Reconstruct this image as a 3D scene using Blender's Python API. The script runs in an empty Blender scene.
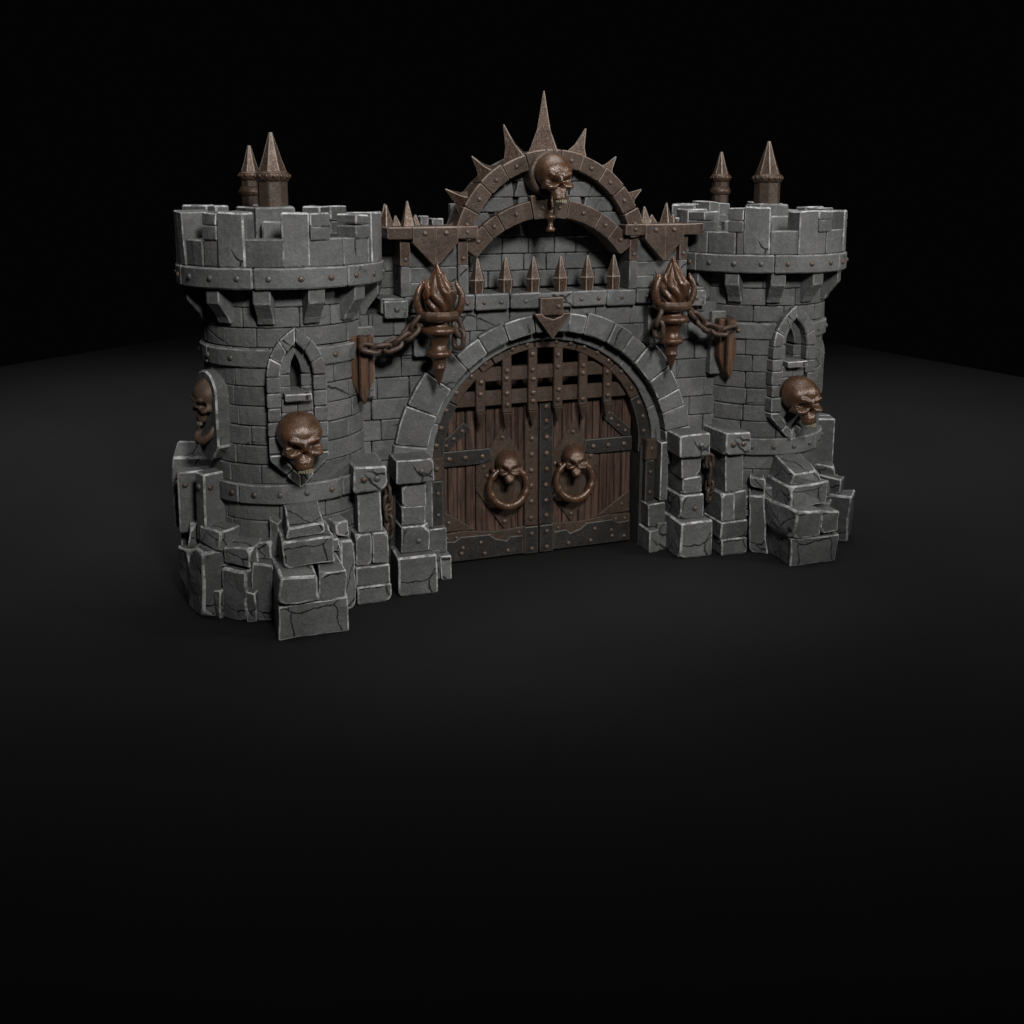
import bpy, bmesh, math, random
import numpy as np
from mathutils import Vector, Matrix, noise

random.seed(11)
scene = bpy.context.scene
COL = scene.collection
R = math.radians
PI = math.pi

# ------------------------------------------------------------------ materials
MATS = {}

def new_mat(name):
    m = bpy.data.materials.new(name)
    m.use_nodes = True
    nt = m.node_tree
    nt.nodes.clear()
    out = nt.nodes.new('ShaderNodeOutputMaterial')
    bs = nt.nodes.new('ShaderNodeBsdfPrincipled')
    nt.links.new(bs.outputs[0], out.inputs[0])
    MATS[name] = m
    return m, nt, bs

def N(nt, t, **kw):
    n = nt.nodes.new(t)
    for k, v in kw.items():
        if hasattr(n, k):
            setattr(n, k, v)
        else:
            n.inputs[k.replace('_', ' ')].default_value = v
    return n

def ramp(nt, src, stops):
    r = nt.nodes.new('ShaderNodeValToRGB')
    cr = r.color_ramp
    while len(cr.elements) > len(stops):
        cr.elements.remove(cr.elements[-1])
    while len(cr.elements) < len(stops):
        cr.elements.new(0.5)
    for e, (p, c) in zip(cr.elements, stops):
        e.position = p
        e.color = c if len(c) == 4 else (*c, 1)
    nt.links.new(src, r.inputs[0])
    return r

def g(v):
    return (v, v, v)

def mix(nt, fac, a, b, mode='MIX'):
    m = nt.nodes.new('ShaderNodeMix')
    m.data_type = 'RGBA'
    m.blend_type = mode
    for sock, v in ((m.inputs[0], fac), (m.inputs[6], a), (m.inputs[7], b)):
        if isinstance(v, (int, float)):
            sock.default_value = v
        elif isinstance(v, (tuple, list)):
            sock.default_value = (*v, 1) if len(v) == 3 else v
        else:
            nt.links.new(v, sock)
    return m.outputs[2]

def coords(nt, scale=(1, 1, 1)):
    tc = nt.nodes.new('ShaderNodeTexCoord')
    mp = nt.nodes.new('ShaderNodeMapping')
    mp.inputs['Scale'].default_value = scale
    nt.links.new(tc.outputs['Object'], mp.inputs[0])
    return mp.outputs[0]

def noise_tex(nt, co, scale, detail=5, rough=.6):
    n = nt.nodes.new('ShaderNodeTexNoise')
    n.inputs['Scale'].default_value = scale
    n.inputs['Detail'].default_value = detail
    n.inputs['Roughness'].default_value = rough
    nt.links.new(co, n.inputs['Vector'])
    return n.outputs['Fac']

def bump(nt, bs, h, strength=.4, dist=.02, prev=None):
    b = nt.nodes.new('ShaderNodeBump')
    b.inputs['Strength'].default_value = strength
    b.inputs['Distance'].default_value = dist
    nt.links.new(h, b.inputs['Height'])
    if prev:
        nt.links.new(prev, b.inputs['Normal'])
    nt.links.new(b.outputs[0], bs.inputs['Normal'])
    return b.outputs[0]

def stone_mat(name, lo, hi, tint=(1, 1, 1), rough=.75, crack=0, crack_scale=1.6, edge=None):
    """painted grey stone; crack = share of the surface whose cracks are open; edge = pale drybrushed colour"""
    m, nt, bs = new_mat(name)
    co = coords(nt)
    n1 = noise_tex(nt, co, 2.2, 6, .65)
    n2 = noise_tex(nt, co, 38, 3, .7)
    c = ramp(nt, n1, [(.30, tuple(lo * t for t in tint)), (.70, tuple(hi * t for t in tint))]).outputs[0]
    sp = ramp(nt, n2, [(.35, g(.82)), (.55, g(1.0)), (.72, g(1.2))]).outputs[0]
    c = mix(nt, 1.0, c, sp, 'MULTIPLY')
    geo = nt.nodes.new('ShaderNodeNewGeometry')
    isl = ramp(nt, geo.outputs['Random Per Island'], [(0, g(.80)), (1, g(1.20))]).outputs[0]
    c = mix(nt, 1.0, c, isl, 'MULTIPLY')
    # faint brownish wash in blotches
    n3 = noise_tex(nt, co, 4.5, 4, .6)
    w = ramp(nt, n3, [(.56, g(0)), (.75, g(.4))]).outputs[0]
    c = mix(nt, w, c, (lo * 1.05, lo * .93, lo * .8))
    # rubbed lighter scuffs
    n4 = noise_tex(nt, co, 9, 8, .8)
    s = ramp(nt, n4, [(.56, g(0)), (.70, g(.55))]).outputs[0]
    c = mix(nt, s, c, g(hi * 1.7))
    if edge:
        n5 = noise_tex(nt, co, 7, 6, .75)
        e = ramp(nt, n5, [(.42, g(.0)), (.60, g(1))]).outputs[0]
        c = mix(nt, e, c, edge)
    hgt = n2
    prev = bump(nt, bs, hgt, .35, .012)
    prev = bump(nt, bs, noise_tex(nt, co, 9, 5, .65), .35, .05, prev)
    if crack:
        dn = nt.nodes.new('ShaderNodeTexNoise')
        dn.inputs['Scale'].default_value = 2.6
        dn.inputs['Detail'].default_value = 4
        nt.links.new(co, dn.inputs['Vector'])
        va = nt.nodes.new('ShaderNodeVectorMath'); va.operation = 'MULTIPLY_ADD'
        va.inputs[1].default_value = (.22, .22, .22)
        nt.links.new(dn.outputs['Color'], va.inputs[0])
        nt.links.new(co, va.inputs[2])
        vo = nt.nodes.new('ShaderNodeTexVoronoi')
        vo.feature = 'DISTANCE_TO_EDGE'
        vo.inputs['Scale'].default_value = crack_scale
        nt.links.new(va.outputs[0], vo.inputs['Vector'])
        line = ramp(nt, vo.outputs['Distance'], [(.003, g(1)), (.015, g(0))]).outputs[0]
        nm = noise_tex(nt, co, 1.3, 2, .5)
        mask = ramp(nt, nm, [(.62 - crack * .3, g(0)), (.70 - crack * .3, g(1))]).outputs[0]
        cr = mix(nt, 1.0, line, mask, 'MULTIPLY')
        c = mix(nt, cr, c, g(lo * .22))
        inv = nt.nodes.new('ShaderNodeInvert'); nt.links.new(cr, inv.inputs['Color'])
        bump(nt, bs, inv.outputs[0], .7, .03, prev)
    nt.links.new(c, bs.inputs['Base Color'])
    bs.inputs['Roughness'].default_value = rough
    bs.inputs['Specular IOR Level'].default_value = .35
    return m

stone_mat('stone', .102, .165, crack=.35, crack_scale=1.1)
stone_mat('stone_cracked', .095, .16, crack=.8, crack_scale=1.9)
stone_mat('stone_edge', .11, .17, edge=g(.32))
stone_mat('stone_soft_edge', .08, .13, edge=g(.22))
stone_mat('stone_bright_edge', .15, .22, edge=g(.62))
stone_mat('stone_core', .035, .05)

def rust_mat(name, dark, mid, light, rough=.5, metallic=.25, speck=.5, grime=True):
    m, nt, bs = new_mat(name)
    co = coords(nt)
    n1 = noise_tex(nt, co, 5.5, 6, .7)
    c = ramp(nt, n1, [(.30, dark), (.52, mid), (.74, tuple(x * 1.15 for x in mid))]).outputs[0]
    n2 = noise_tex(nt, co, 70, 3, .75)
    s = ramp(nt, n2, [(.53, g(0)), (.66, g(speck))]).outputs[0]
    c = mix(nt, s, c, light)
    if grime:
        n3 = noise_tex(nt, co, 8, 5, .7)
        s3 = ramp(nt, n3, [(.55, g(0)), (.70, g(.55))]).outputs[0]
        c = mix(nt, s3, c, (.10, .098, .095))
    nt.links.new(c, bs.inputs['Base Color'])
    n4 = noise_tex(nt, co, 26, 5, .7)
    rr = ramp(nt, n4, [(.3, g(rough - .14)), (.7, g(rough + .16))]).outputs[0]
    nt.links.new(rr, bs.inputs['Roughness'])
    bs.inputs['Metallic'].default_value = metallic
    if rough < .35: bs.inputs['Specular IOR Level'].default_value = .9
    bump(nt, bs, n4, .45, .012)
    return m

rust_mat('rust', (.034, .021, .014), (.074, .047, .033), (.22, .16, .12), .46, .3)
rust_mat('rivet_grey', (.05, .05, .05), (.13, .13, .128), (.3, .29, .28), .45, .3, .3, False)
rust_mat('rust_edge', (.12, .08, .06), (.24, .18, .145), (.50, .42, .36), .55, .1, .4, False)
rust_mat('rust_spike', (.036, .021, .013), (.082, .049, .031), (.38, .27, .2), .40, .4, .5)
rust_mat('spike_edge', (.12, .085, .065), (.33, .28, .24), (.6, .54, .5), .5, .1, .4, False)
rust_mat('bronze', (.052, .025, .013), (.115, .057, .031), (.26, .16, .10), .30, .3, .22, False)
rust_mat('skull_brown', (.040, .020, .010), (.118, .059, .030), (.24, .15, .09), .24, .15, .22, False)
rust_mat('old_skull', (.060, .054, .050), (.105, .060, .036), (.2, .18, .16), .5, .05, .5, True)
rust_mat('iron', (.020, .0185, .017), (.040, .038, .036), (.15, .10, .07), .46, .35, .55)
rust_mat('iron_edge', (.06, .06, .058), (.12, .115, .105), (.24, .20, .17), .55, .3, .3, False)
rust_mat('rusty_iron', (.034, .025, .019), (.078, .051, .037), (.20, .135, .095), .50, .25, .55)
rust_mat('rivet_metal', (.065, .045, .032), (.135, .097, .073), (.34, .26, .2), .42, .35, .3, False)
rust_mat('bone', (.16, .13, .08), (.30, .27, .19), (.5, .47, .4), .5, 0, .2, False)

def wood_mat(name, dark, mid, axis_scale):
    m, nt, bs = new_mat(name)
    co = coords(nt, axis_scale)
    n1 = noise_tex(nt, co, 7, 8, .72)
    n2 = noise_tex(nt, co, 19, 6, .7)
    c = ramp(nt, n1, [(.34, dark), (.52, mid), (.68, tuple(x * 1.5 for x in mid))]).outputs[0]
    s = ramp(nt, n2, [(.40, g(.45)), (.56, g(1.1))]).outputs[0]
    c = mix(nt, 1.0, c, s, 'MULTIPLY')
    nt.links.new(c, bs.inputs['Base Color'])
    bs.inputs['Roughness'].default_value = .6
    bump(nt, bs, n2, .7, .02)
    return m

wood_mat('door_wood', (.038, .021, .014), (.104, .058, .041), (2.2, 2.2, .12))
wood_mat('bracket_wood', (.05, .022, .010), (.105, .052, .027), (1.5, 1.5, .12))

def table_mat():
    m, nt, bs = new_mat('tabletop')
    co = coords(nt)
    n1 = noise_tex(nt, co, .35, 4, .55)
    c = ramp(nt, n1, [(.3, g(.0092)), (.7, g(.0128))]).outputs[0]
    nt.links.new(c, bs.inputs['Base Color'])
    bs.inputs['Roughness'].default_value = .8
    bs.inputs['Specular IOR Level'].default_value = .15
    n2 = noise_tex(nt, co, 60, 3, .6)
    bump(nt, bs, n2, .05, .01)
table_mat()

# ------------------------------------------------------------------ mesh builder
class MB:
    """collects shapes into ONE mesh object"""
    def __init__(self):
        self.bm = bmesh.new()
        self.mats = []
    def mi(self, name):
        if name not in self.mats:
            self.mats.append(name)
        return self.mats.index(name)
    def add(self, bm, mat=None, M=None, smooth=False, keep=False):
        if mat is not None and not keep:
            i = self.mi(mat)
            for f in bm.faces:
                f.material_index = i
        bmesh.ops.recalc_face_normals(bm, faces=bm.faces[:])
        if smooth:
            for f in bm.faces:
                f.smooth = True
        if M is not None:
            bm.transform(M)
            if M.determinant() < 0:
                bmesh.ops.reverse_faces(bm, faces=bm.faces[:])
        me = bpy.data.meshes.new('tmp')
        bm.to_mesh(me)
        bm.free()
        self.bm.from_mesh(me)
        bpy.data.meshes.remove(me)
    def build(self, name, parent=None, loc=(0, 0, 0)):
        """vertices are given in world space; the mesh is re-based to its own centre"""
        me = bpy.data.meshes.new(name)
        vs = [v.co for v in self.bm.verts]
        lo = Vector((min(v.x for v in vs), min(v.y for v in vs), min(v.z for v in vs)))
        hi = Vector((max(v.x for v in vs), max(v.y for v in vs), max(v.z for v in vs)))
        c = Vector(((lo.x + hi.x) / 2, (lo.y + hi.y) / 2, lo.z))
        self.bm.transform(Matrix.Translation(-c))
        self.bm.to_mesh(me)
        self.bm.free()
        for n in self.mats:
            me.materials.append(MATS[n])
        o = bpy.data.objects.new(name, me)
        COL.objects.link(o)
        put(o, c, parent)
        return o

WORLD = {}
def put(o, c, parent):
    """place o with its origin at world point c (no parent is ever rotated or scaled)"""
    WORLD[o.name] = Vector(c)
    if parent:
        o.parent = parent
        o.location = Vector(c) - WORLD[parent.name]
    else:
        o.location = c

def empty(name, loc, label=None, cat=None, group=None):
    o = bpy.data.objects.new(name, None)
    o.empty_display_size = .2
    COL.objects.link(o)
    o.location = loc
    WORLD[o.name] = Vector(loc)
    if label: o['label'] = label
    if cat: o['category'] = cat
    if group: o['group'] = group
    return o

def bevel(mb, bm, off, edge_mat, segs=1, ang=25):
    ed = [e for e in bm.edges if len(e.link_faces) == 2 and e.calc_face_angle(0) > R(ang)]
    if ed and off > 0:
        kw = {}
        if edge_mat:
            kw['material'] = mb.mi(edge_mat)
        bmesh.ops.bevel(bm, geom=ed, offset=off, offset_type='OFFSET', segments=segs, profile=.5,
                        affect='EDGES', clamp_overlap=True, **kw)

def setmat(mb, bm, mat):
    i = mb.mi(mat)
    for f in bm.faces:
        f.material_index = i

def box(mb, x0, x1, y0, y1, z0, z1, mat='stone', edge='stone_edge', bev=.014, jit=0.0, top=1.0, M=None, slope=0, rough=0):
    """bevelled block; jit moves corners, top scales the upper face, slope lowers the front of the top"""
    bm = bmesh.new()
    cx, cy = (x0 + x1) / 2, (y0 + y1) / 2
    V = []
    for z in (z0, z1):
        for (x, y) in ((x0, y0), (x1, y0), (x1, y1), (x0, y1)):
            if z == z1:
                x = cx + (x - cx) * top; y = cy + (y - cy) * top
            zz = z
            if z == z1 and y < cy: zz -= slope
            if z == z0 and z0 <= 0.001:
                V.append(bm.verts.new((x + random.uniform(-jit, jit), y + random.uniform(-jit, jit), zz)))
            else:
                V.append(bm.verts.new((x + random.uniform(-jit, jit), y + random.uniform(-jit, jit), zz + random.uniform(-jit, jit))))
    for f in ((0, 1, 2, 3), (4, 5, 6, 7), (0, 1, 5, 4), (1, 2, 6, 5), (2, 3, 7, 6), (3, 0, 4, 7)):
        bm.faces.new([V[i] for i in f])
    setmat(mb, bm, mat)
    bmesh.ops.recalc_face_normals(bm, faces=bm.faces[:])
    if rough:
        chip(mb, bm, mat)
        bev *= random.uniform(.7, 1.35)
    bevel(mb, bm, bev, edge, 2 if rough > .012 else 1)
    if rough:
        rough_up(mb, bm, rough)
    mb.add(bm, M=M)

def chip(mb, bm, mat, n=3):
    """knock a corner or two off a block"""
    m = min((e.calc_length() for e in bm.edges), default=0)
    bm.verts.ensure_lookup_table()
    for v in random.sample(list(bm.verts), min(n, len(bm.verts))):
        if v.is_valid and random.random() < .75:
            bmesh.ops.bevel(bm, geom=[v], offset=min(m * .3, random.uniform(.035, .11)), segments=1, profile=.5, affect='VERTICES', material=mb.mi(mat), clamp_overlap=True)

def rough_up(mb, bm, amp, cuts=3):
    """uneven hewn faces and nibbled edges"""
    bmesh.ops.triangulate(bm, faces=[f for f in bm.faces if len(f.verts) > 4])
    big = [e for e in bm.edges if e.calc_length() > .10]
    bmesh.ops.subdivide_edges(bm, edges=big, cuts=cuts, use_grid_fill=True)
    sd = Vector((random.uniform(0, 50), random.uniform(0, 50), random.uniform(0, 50)))
    for v in bm.verts:
        p = v.co * 5 + sd
        v.co += Vector((noise.noise(p), noise.noise(p + Vector((9, 0, 0))), noise.noise(p + Vector((0, 9, 0))))) * amp

def prism(mb, poly, y0, y1, mat='stone', edge='stone_edge', bev=.012, M=None, axis='y', ang=25):
    """polygon in x,z extruded from y0 (front) to y1"""
    bm = bmesh.new()
    A = [bm.verts.new((x, y0, z)) for x, z in poly]
    B = [bm.verts.new((x, y1, z)) for x, z in poly]
    n = len(poly)
    bm.faces.new(A); bm.faces.new(B)
    for i in range(n):
        bm.faces.new((A[i], A[(i + 1) % n], B[(i + 1) % n], B[i]))
    setmat(mb, bm, mat)
    bmesh.ops.recalc_face_normals(bm, faces=bm.faces[:])
    bevel(mb, bm, bev, edge, ang=ang)
    if mat in ('stone', 'stone_cracked'): rough_up(mb, bm, .005, 1)
    mb.add(bm, M=M)

def arc_block(mb, c, r0, r1, a0, a1, z0, z1, mat='stone', edge='stone_edge', bev=.012, step=9, jit=0, r0t=None, r1t=None, rough=.005):
    """block bent round a vertical axis at c; angle 0 = front (-y), positive towards +x"""
    n = max(1, int(math.ceil(abs(a1 - a0) / step)))
    bm = bmesh.new()
    rows = []
    j = [random.uniform(-jit, jit) for _ in range(8)]
    for i in range(n + 1):
        t = i / n
        a = R(a0 + (a1 - a0) * t)
        s, k = math.sin(a), -math.cos(a)
        rr1b = r1 + j[0] * (1 - t) + j[1] * t; rr1t = (r1t if r1t else r1) + j[2] * (1 - t) + j[3] * t
        zt = z1 + j[4] * (1 - t) + j[5] * t
        rr0t = r0t if r0t else r0
        rows.append([bm.verts.new((c[0] + r * s, c[1] + r * k, z)) for r, z in
                     ((r0, z0), (rr1b, z0), (rr1t, zt), (rr0t, zt))])
    for A, B in zip(rows[:-1], rows[1:]):
        for q in range(4):
            bm.faces.new((A[q], A[(q + 1) % 4], B[(q + 1) % 4], B[q]))
    bm.faces.new(rows[0]); bm.faces.new(rows[-1])
    setmat(mb, bm, mat)
    bmesh.ops.recalc_face_normals(bm, faces=bm.faces[:])
    if rough: bev *= random.uniform(.7, 1.3)
    bevel(mb, bm, bev, edge, ang=30)
    if rough: rough_up(mb, bm, rough, 1)
    mb.add(bm)

def voussoir(mb, cx, cz, r0, r1, a0, a1, y0, y1, mat='stone', edge='stone_edge', bev=.012, step=7):
    """block of an arch in the x,z plane; angle 0 = top, positive towards +x"""
    n = max(1, int(math.ceil(abs(a1 - a0) / step)))
    P = [(cx + r1 * math.sin(R(a0 + (a1 - a0) * i / n)), cz + r1 * math.cos(R(a0 + (a1 - a0) * i / n))) for i in range(n + 1)]
    Q = [(cx + r0 * math.sin(R(a0 + (a1 - a0) * i / n)), cz + r0 * math.cos(R(a0 + (a1 - a0) * i / n))) for i in range(n + 1)]
    prism(mb, P + Q[::-1], y0, y1, mat, edge, bev, ang=30)

def lathe(mb, prof, c, mat, seg=24, smooth=True, M=None, facet=None, edge=None, bev=0):
    """profile of (r, z) turned about the vertical axis through c"""
    bm = bmesh.new()
    rings = []
    for r, z in prof:
        if r < 1e-4:
            rings.append([bm.verts.new((c[0], c[1], c[2] + z))])
        else:
            rings.append([bm.verts.new((c[0] + r * math.sin(2 * PI * (i + .5) / seg), c[1] - r * math.cos(2 * PI * (i + .5) / seg), c[2] + z)) for i in range(seg)])
    for A, B in zip(rings[:-1], rings[1:]):
        for i in range(seg):
            k = (i + 1) % seg
            if len(A) == 1 and len(B) == 1: continue
            if len(A) == 1: bm.faces.new((A[0], B[i], B[k]))
            elif len(B) == 1: bm.faces.new((A[i], A[k], B[0]))
            else: bm.faces.new((A[i], A[k], B[k], B[i]))
    for r_ in (rings[0], rings[-1]):
        if len(r_) > 2: bm.faces.new(r_)
    setmat(mb, bm, mat)
    bmesh.ops.recalc_face_normals(bm, faces=bm.faces[:])
    if bev: bevel(mb, bm, bev, edge)
    if smooth:
        for f in bm.faces:
            if len(f.verts) <= 4: f.smooth = True
    mb.add(bm, M=M)

def rivet(mb, p, n, r=.03, mat=None):
    """domed rivet at p facing n"""
    if mat is None: mat = random.choice(('rivet_grey', 'rivet_metal')) if 'stone' in mb.mats or 'stone_cracked' in mb.mats else 'rivet_metal'
    bm = bmesh.new()
    bmesh.ops.create_icosphere(bm, subdivisions=2, radius=r)
    q = Vector(n).normalized().to_track_quat('Z', 'Y').to_matrix().to_4x4()
    M = Matrix.Translation(Vector(p)) @ q @ Matrix.Diagonal((1 + random.uniform(-.08, .08), 1, .62, 1))
    mb.add(bm, mat, M, smooth=True)

def tube(mb, pts, rad, mat, seg=10, closed=False):
    """round tube along points; rad number or list"""
    bm = bmesh.new()
    P = [Vector(p) for p in pts]
    n = len(P)
    rings = []
    up = Vector((0, 0, 1))
    prev = None
    for i in range(n):
        if closed: t = (P[(i + 1) % n] - P[i - 1]).normalized()
        else: t = (P[min(i + 1, n - 1)] - P[max(i - 1, 0)]).normalized()
        if prev is None:
            a = up if abs(t.dot(up)) < .9 else Vector((1, 0, 0))
            u = t.cross(a).normalized()
        else:
            u = (prev - t * prev.dot(t)).normalized()
        prev = u
        w = t.cross(u)
        r = rad[i] if isinstance(rad, (list, tuple)) else rad
        rings.append([bm.verts.new(P[i] + (u * math.cos(2 * PI * k / seg) + w * math.sin(2 * PI * k / seg)) * r) for k in range(seg)])
    pairs = list(zip(rings[:-1], rings[1:]))
    if closed: pairs.append((rings[-1], rings[0]))
    for A, B in pairs:
        if A is rings[-1] and closed:
            # find the offset that matches best
            off = min(range(seg), key=lambda k: (A[0].co - B[k].co).length)
        else: off = 0
        for k in range(seg):
            bm.faces.new((A[k], A[(k + 1) % seg], B[(k + 1 + off) % seg], B[(k + off) % seg]))
    if not closed:
        bm.faces.new(rings[0]); bm.faces.new(rings[-1])
    mb.add(bm, mat, smooth=True)

def spike(mb, base, tip, w, mat='rust_spike', edge='spike_edge', sides=4, bev=.006, waist=None, rot=None):
    """faceted spike from base to tip, w = half width"""
    base, tip = Vector(base), Vector(tip)
    L = (tip - base).length
    bm = bmesh.new()
    if rot is None: rot = PI / sides
    prof = waist or [(1, 0), (0, 1)]
    rings = []
    for r, t in prof:
        if r == 0: rings.append([bm.verts.new((0, 0, L * t))])
        else: rings.append([bm.verts.new((w * r * math.cos(2 * PI * i / sides + rot), w * r * math.sin(2 * PI * i / sides + rot), L * t)) for i in range(sides)])
    for A, B in zip(rings[:-1], rings[1:]):
        for i in range(sides):
            k = (i + 1) % sides
            if len(B) == 1: bm.faces.new((A[i], A[k], B[0]))
            else: bm.faces.new((A[i], A[k], B[k], B[i]))
    bm.faces.new(rings[0])
    setmat(mb, bm, mat)
    bmesh.ops.recalc_face_normals(bm, faces=bm.faces[:])
    bevel(mb, bm, bev, edge, ang=20)
    d = (tip - base).normalized()
    q = d.to_track_quat('Z', 'Y').to_matrix().to_4x4()
    mb.add(bm, M=Matrix.Translation(base) @ q)

# ------------------------------------------------------------------ skulls (shape function sampled along rays)
def smin(a, b, k):
    h = np.clip(.5 + .5 * (b - a) / k, 0, 1)
    return b * (1 - h) + a * h - k * h * (1 - h)

def ell(p, c, r, roty=0.0):
    q = p - np.array(c)
    if roty:
        s, k = math.sin(roty), math.cos(roty)
        x = q[:, 0] * k + q[:, 2] * s
        z = -q[:, 0] * s + q[:, 2] * k
        q = np.stack([x, q[:, 1], z], -1)
    rr = np.array(r)
    k0 = np.linalg.norm(q / rr, axis=1)
    k1 = np.linalg.norm(q / (rr * rr), axis=1) + 1e-9
    return k0 * (k0 - 1) / k1

def skull_sdf(p):
    d = ell(p, (0, .08, .15), (.40, .44, .35))
    d = smin(d, ell(p, (0, -.17, .12), (.36, .25, .22)), .09)
    d = smin(d, ell(p, (0, -.17, -.12), (.33, .215, .17)), .08)
    for s in (-1, 1):
        d = smin(d, ell(p, (s * .150, -.385, .020), (.140, .06, .045), s * .25), .04)       # angry brow
        d = smin(d, ell(p, (s * .220, -.31, -.195), (.100, .085, .050), -s * .05), .05)      # cheekbone
        d = smin(d, ell(p, (s * .315, -.14, -.16), (.035, .17, .05)), .06)
    d = smin(d, ell(p, (0, -.22, -.30), (.175, .15, .13)), .05)                              # upper jaw
    d = smin(d, ell(p, (0, -.24, -.41), (.165, .14, .055)), .04)
    d = smin(d, ell(p, (0, -.405, -.07), (.036, .05, .10)), .03)                            # nose bridge
    for s in (-1, 1):
        d = -smin(-d, ell(p, (s * .175, -.42, -.078), (.122, .34, .062), s * .34), .010)
        d = -smin(-d, ell(p, (s * .175, -.28, -.088), (.112, .12, .080), s * .30), .02)
        d = -smin(-d, ell(p, (s * .49, -.24, .06), (.10, .14, .12)), .06)                   # temple
        d = -smin(-d, ell(p, (s * .30, -.42, -.345), (.085, .22, .075)), .03)                # cheek hollow
        d = -smin(-d, ell(p, (s * .032, -.46, -.220), (.042, .26, .080), s * .24), .010)     # nostrils
    return d

_sk = {}
def skull_mesh(mat, sub=5, teeth=True):
    key = (mat, sub, teeth)
    if key in _sk: return _sk[key]
    bm = bmesh.new()
    bmesh.ops.create_icosphere(bm, subdivisions=sub, radius=1)
    dirs = np.array([v.co[:] for v in bm.verts])
    o = np.array([0, -.02, -.07])
    t = np.full(len(dirs), .9)
    # march inwards to the first surface
    for _ in range(90):
        d = skull_sdf(o + dirs * t[:, None])
        t = np.clip(t - np.clip(d, -.05, .05) * .6, .04, 1.2)
    P = o + dirs * t[:, None]
    bm.verts.ensure_lookup_table()
    for v, q in zip(bm.verts, P):
        v.co = Vector(q) * (1 + .012 * noise.noise(Vector(q) * 7) + .006 * noise.noise(Vector(q) * 19))
    for f in bm.faces: f.smooth = True
    if teeth:
        n = 7
        for i in range(n):
            a = R(-52 + 104 * i / (n - 1))
            x, y = .145 * math.sin(a), -.24 - .125 * math.cos(a)
            t2 = bmesh.new()
            bmesh.ops.create_cube(t2, size=1)
            h = .085 * (1 - .25 * abs(i - 3) / 3) + random.uniform(-.03, .012)
            for v in t2.verts:
                k = .75 if v.co.z < 0 else 1
                v.co = Vector((v.co.x * .038 * k, v.co.y * .045 * k, v.co.z * h))
            bmesh.ops.bevel(t2, geom=t2.edges[:], offset=.008, segments=1, affect='EDGES')
            for f in t2.faces: f.material_index = 1
            t2.transform(Matrix.Translation((x, y, -.475)) @ Matrix.Rotation(a, 4, 'Z'))
            me = bpy.data.meshes.new('tmp'); t2.to_mesh(me); t2.free(); bm.from_mesh(me); bpy.data.meshes.remove(me)
    me = bpy.data.meshes.new('skull')
    bm.to_mesh(me); bm.free()
    me.materials.append(MATS[mat]); me.materials.append(MATS['bone'])
    _sk[key] = me
    return me

def skull(name, parent, loc, size, mat='skull_brown', rz=0, tilt=0, sub=5, teeth=True):
    me = skull_mesh(mat, sub, teeth)
    o = bpy.data.objects.new(name, me)
    COL.objects.link(o)
    o.scale = (size[0], size[1], size[2]) if isinstance(size, tuple) else (size, size, size)
    o.rotation_euler = (tilt, 0, rz)
    put(o, loc, parent)
    return o

# ------------------------------------------------------------------ masonry helpers
def clip_half(poly, n, d):
    """keep the part of a convex polygon with p.n >= d"""
    out = []
    m = len(poly)
    for i in range(m):
        a, b = poly[i], poly[(i + 1) % m]
        da = a[0] * n[0] + a[1] * n[1] - d
        db = b[0] * n[0] + b[1] * n[1] - d
        if da >= 0: out.append(a)
        if (da >= 0) != (db >= 0):
            t = da / (da - db)
            out.append((a[0] + (b[0] - a[0]) * t, a[1] + (b[1] - a[1]) * t))
    return out

def area(p):
    return abs(sum(p[i][0] * p[(i + 1) % len(p)][1] - p[(i + 1) % len(p)][0] * p[i][1] for i in range(len(p)))) / 2

def brick_wall(mb, x0, x1, z0, z1, y, depth=.12, row=.2, wmin=.26, wmax=.46, hole=None, inside=None, mat='stone', edge='stone_soft_edge', bev=.010, jit=.012, gap=.010):
    """rows of uneven bricks; hole = (cx, cz, r) keeps outside a circle, inside keeps within one"""
    nz = max(1, round((z1 - z0) / row))
    h = (z1 - z0) / nz
    for k in range(nz):
        x = x0
        first = True
        while x < x1 - .001:
            w = random.uniform(wmin, wmax)
            if first: w *= random.uniform(.45, 1)
            first = False
            xe = x + w
            if x1 - xe < wmin * .5: xe = x1
            a, b = x + gap / 2, xe - gap / 2
            za, zb = z0 + k * h + gap / 2, z0 + (k + 1) * h - gap / 2
            poly = [(a, za), (b, za), (b, zb), (a, zb)]
            for spec, sg in ((hole, 1), (inside, -1)):
                if spec and poly:
                    cx, cz, r = spec
                    mx, mz = (a + b) / 2 - cx, (za + zb) / 2 - cz
                    L = math.hypot(mx, mz) or 1
                    nx, nz_ = mx / L, mz / L
                    if sg == 1 and mz < 0: nx, nz_ = math.copysign(1, mx), 0.0
                    if sg == 1: poly = clip_half(poly, (nx, nz_), nx * cx + nz_ * cz + r)
                    else: poly = clip_half(poly, (-nx, -nz_), -(nx * cx + nz_ * cz + r))
            if len(poly) >= 3 and area(poly) > .004:
                prism(mb, poly, y + random.uniform(-jit, jit), y + depth, mat, edge, bev)
            x = xe

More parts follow.
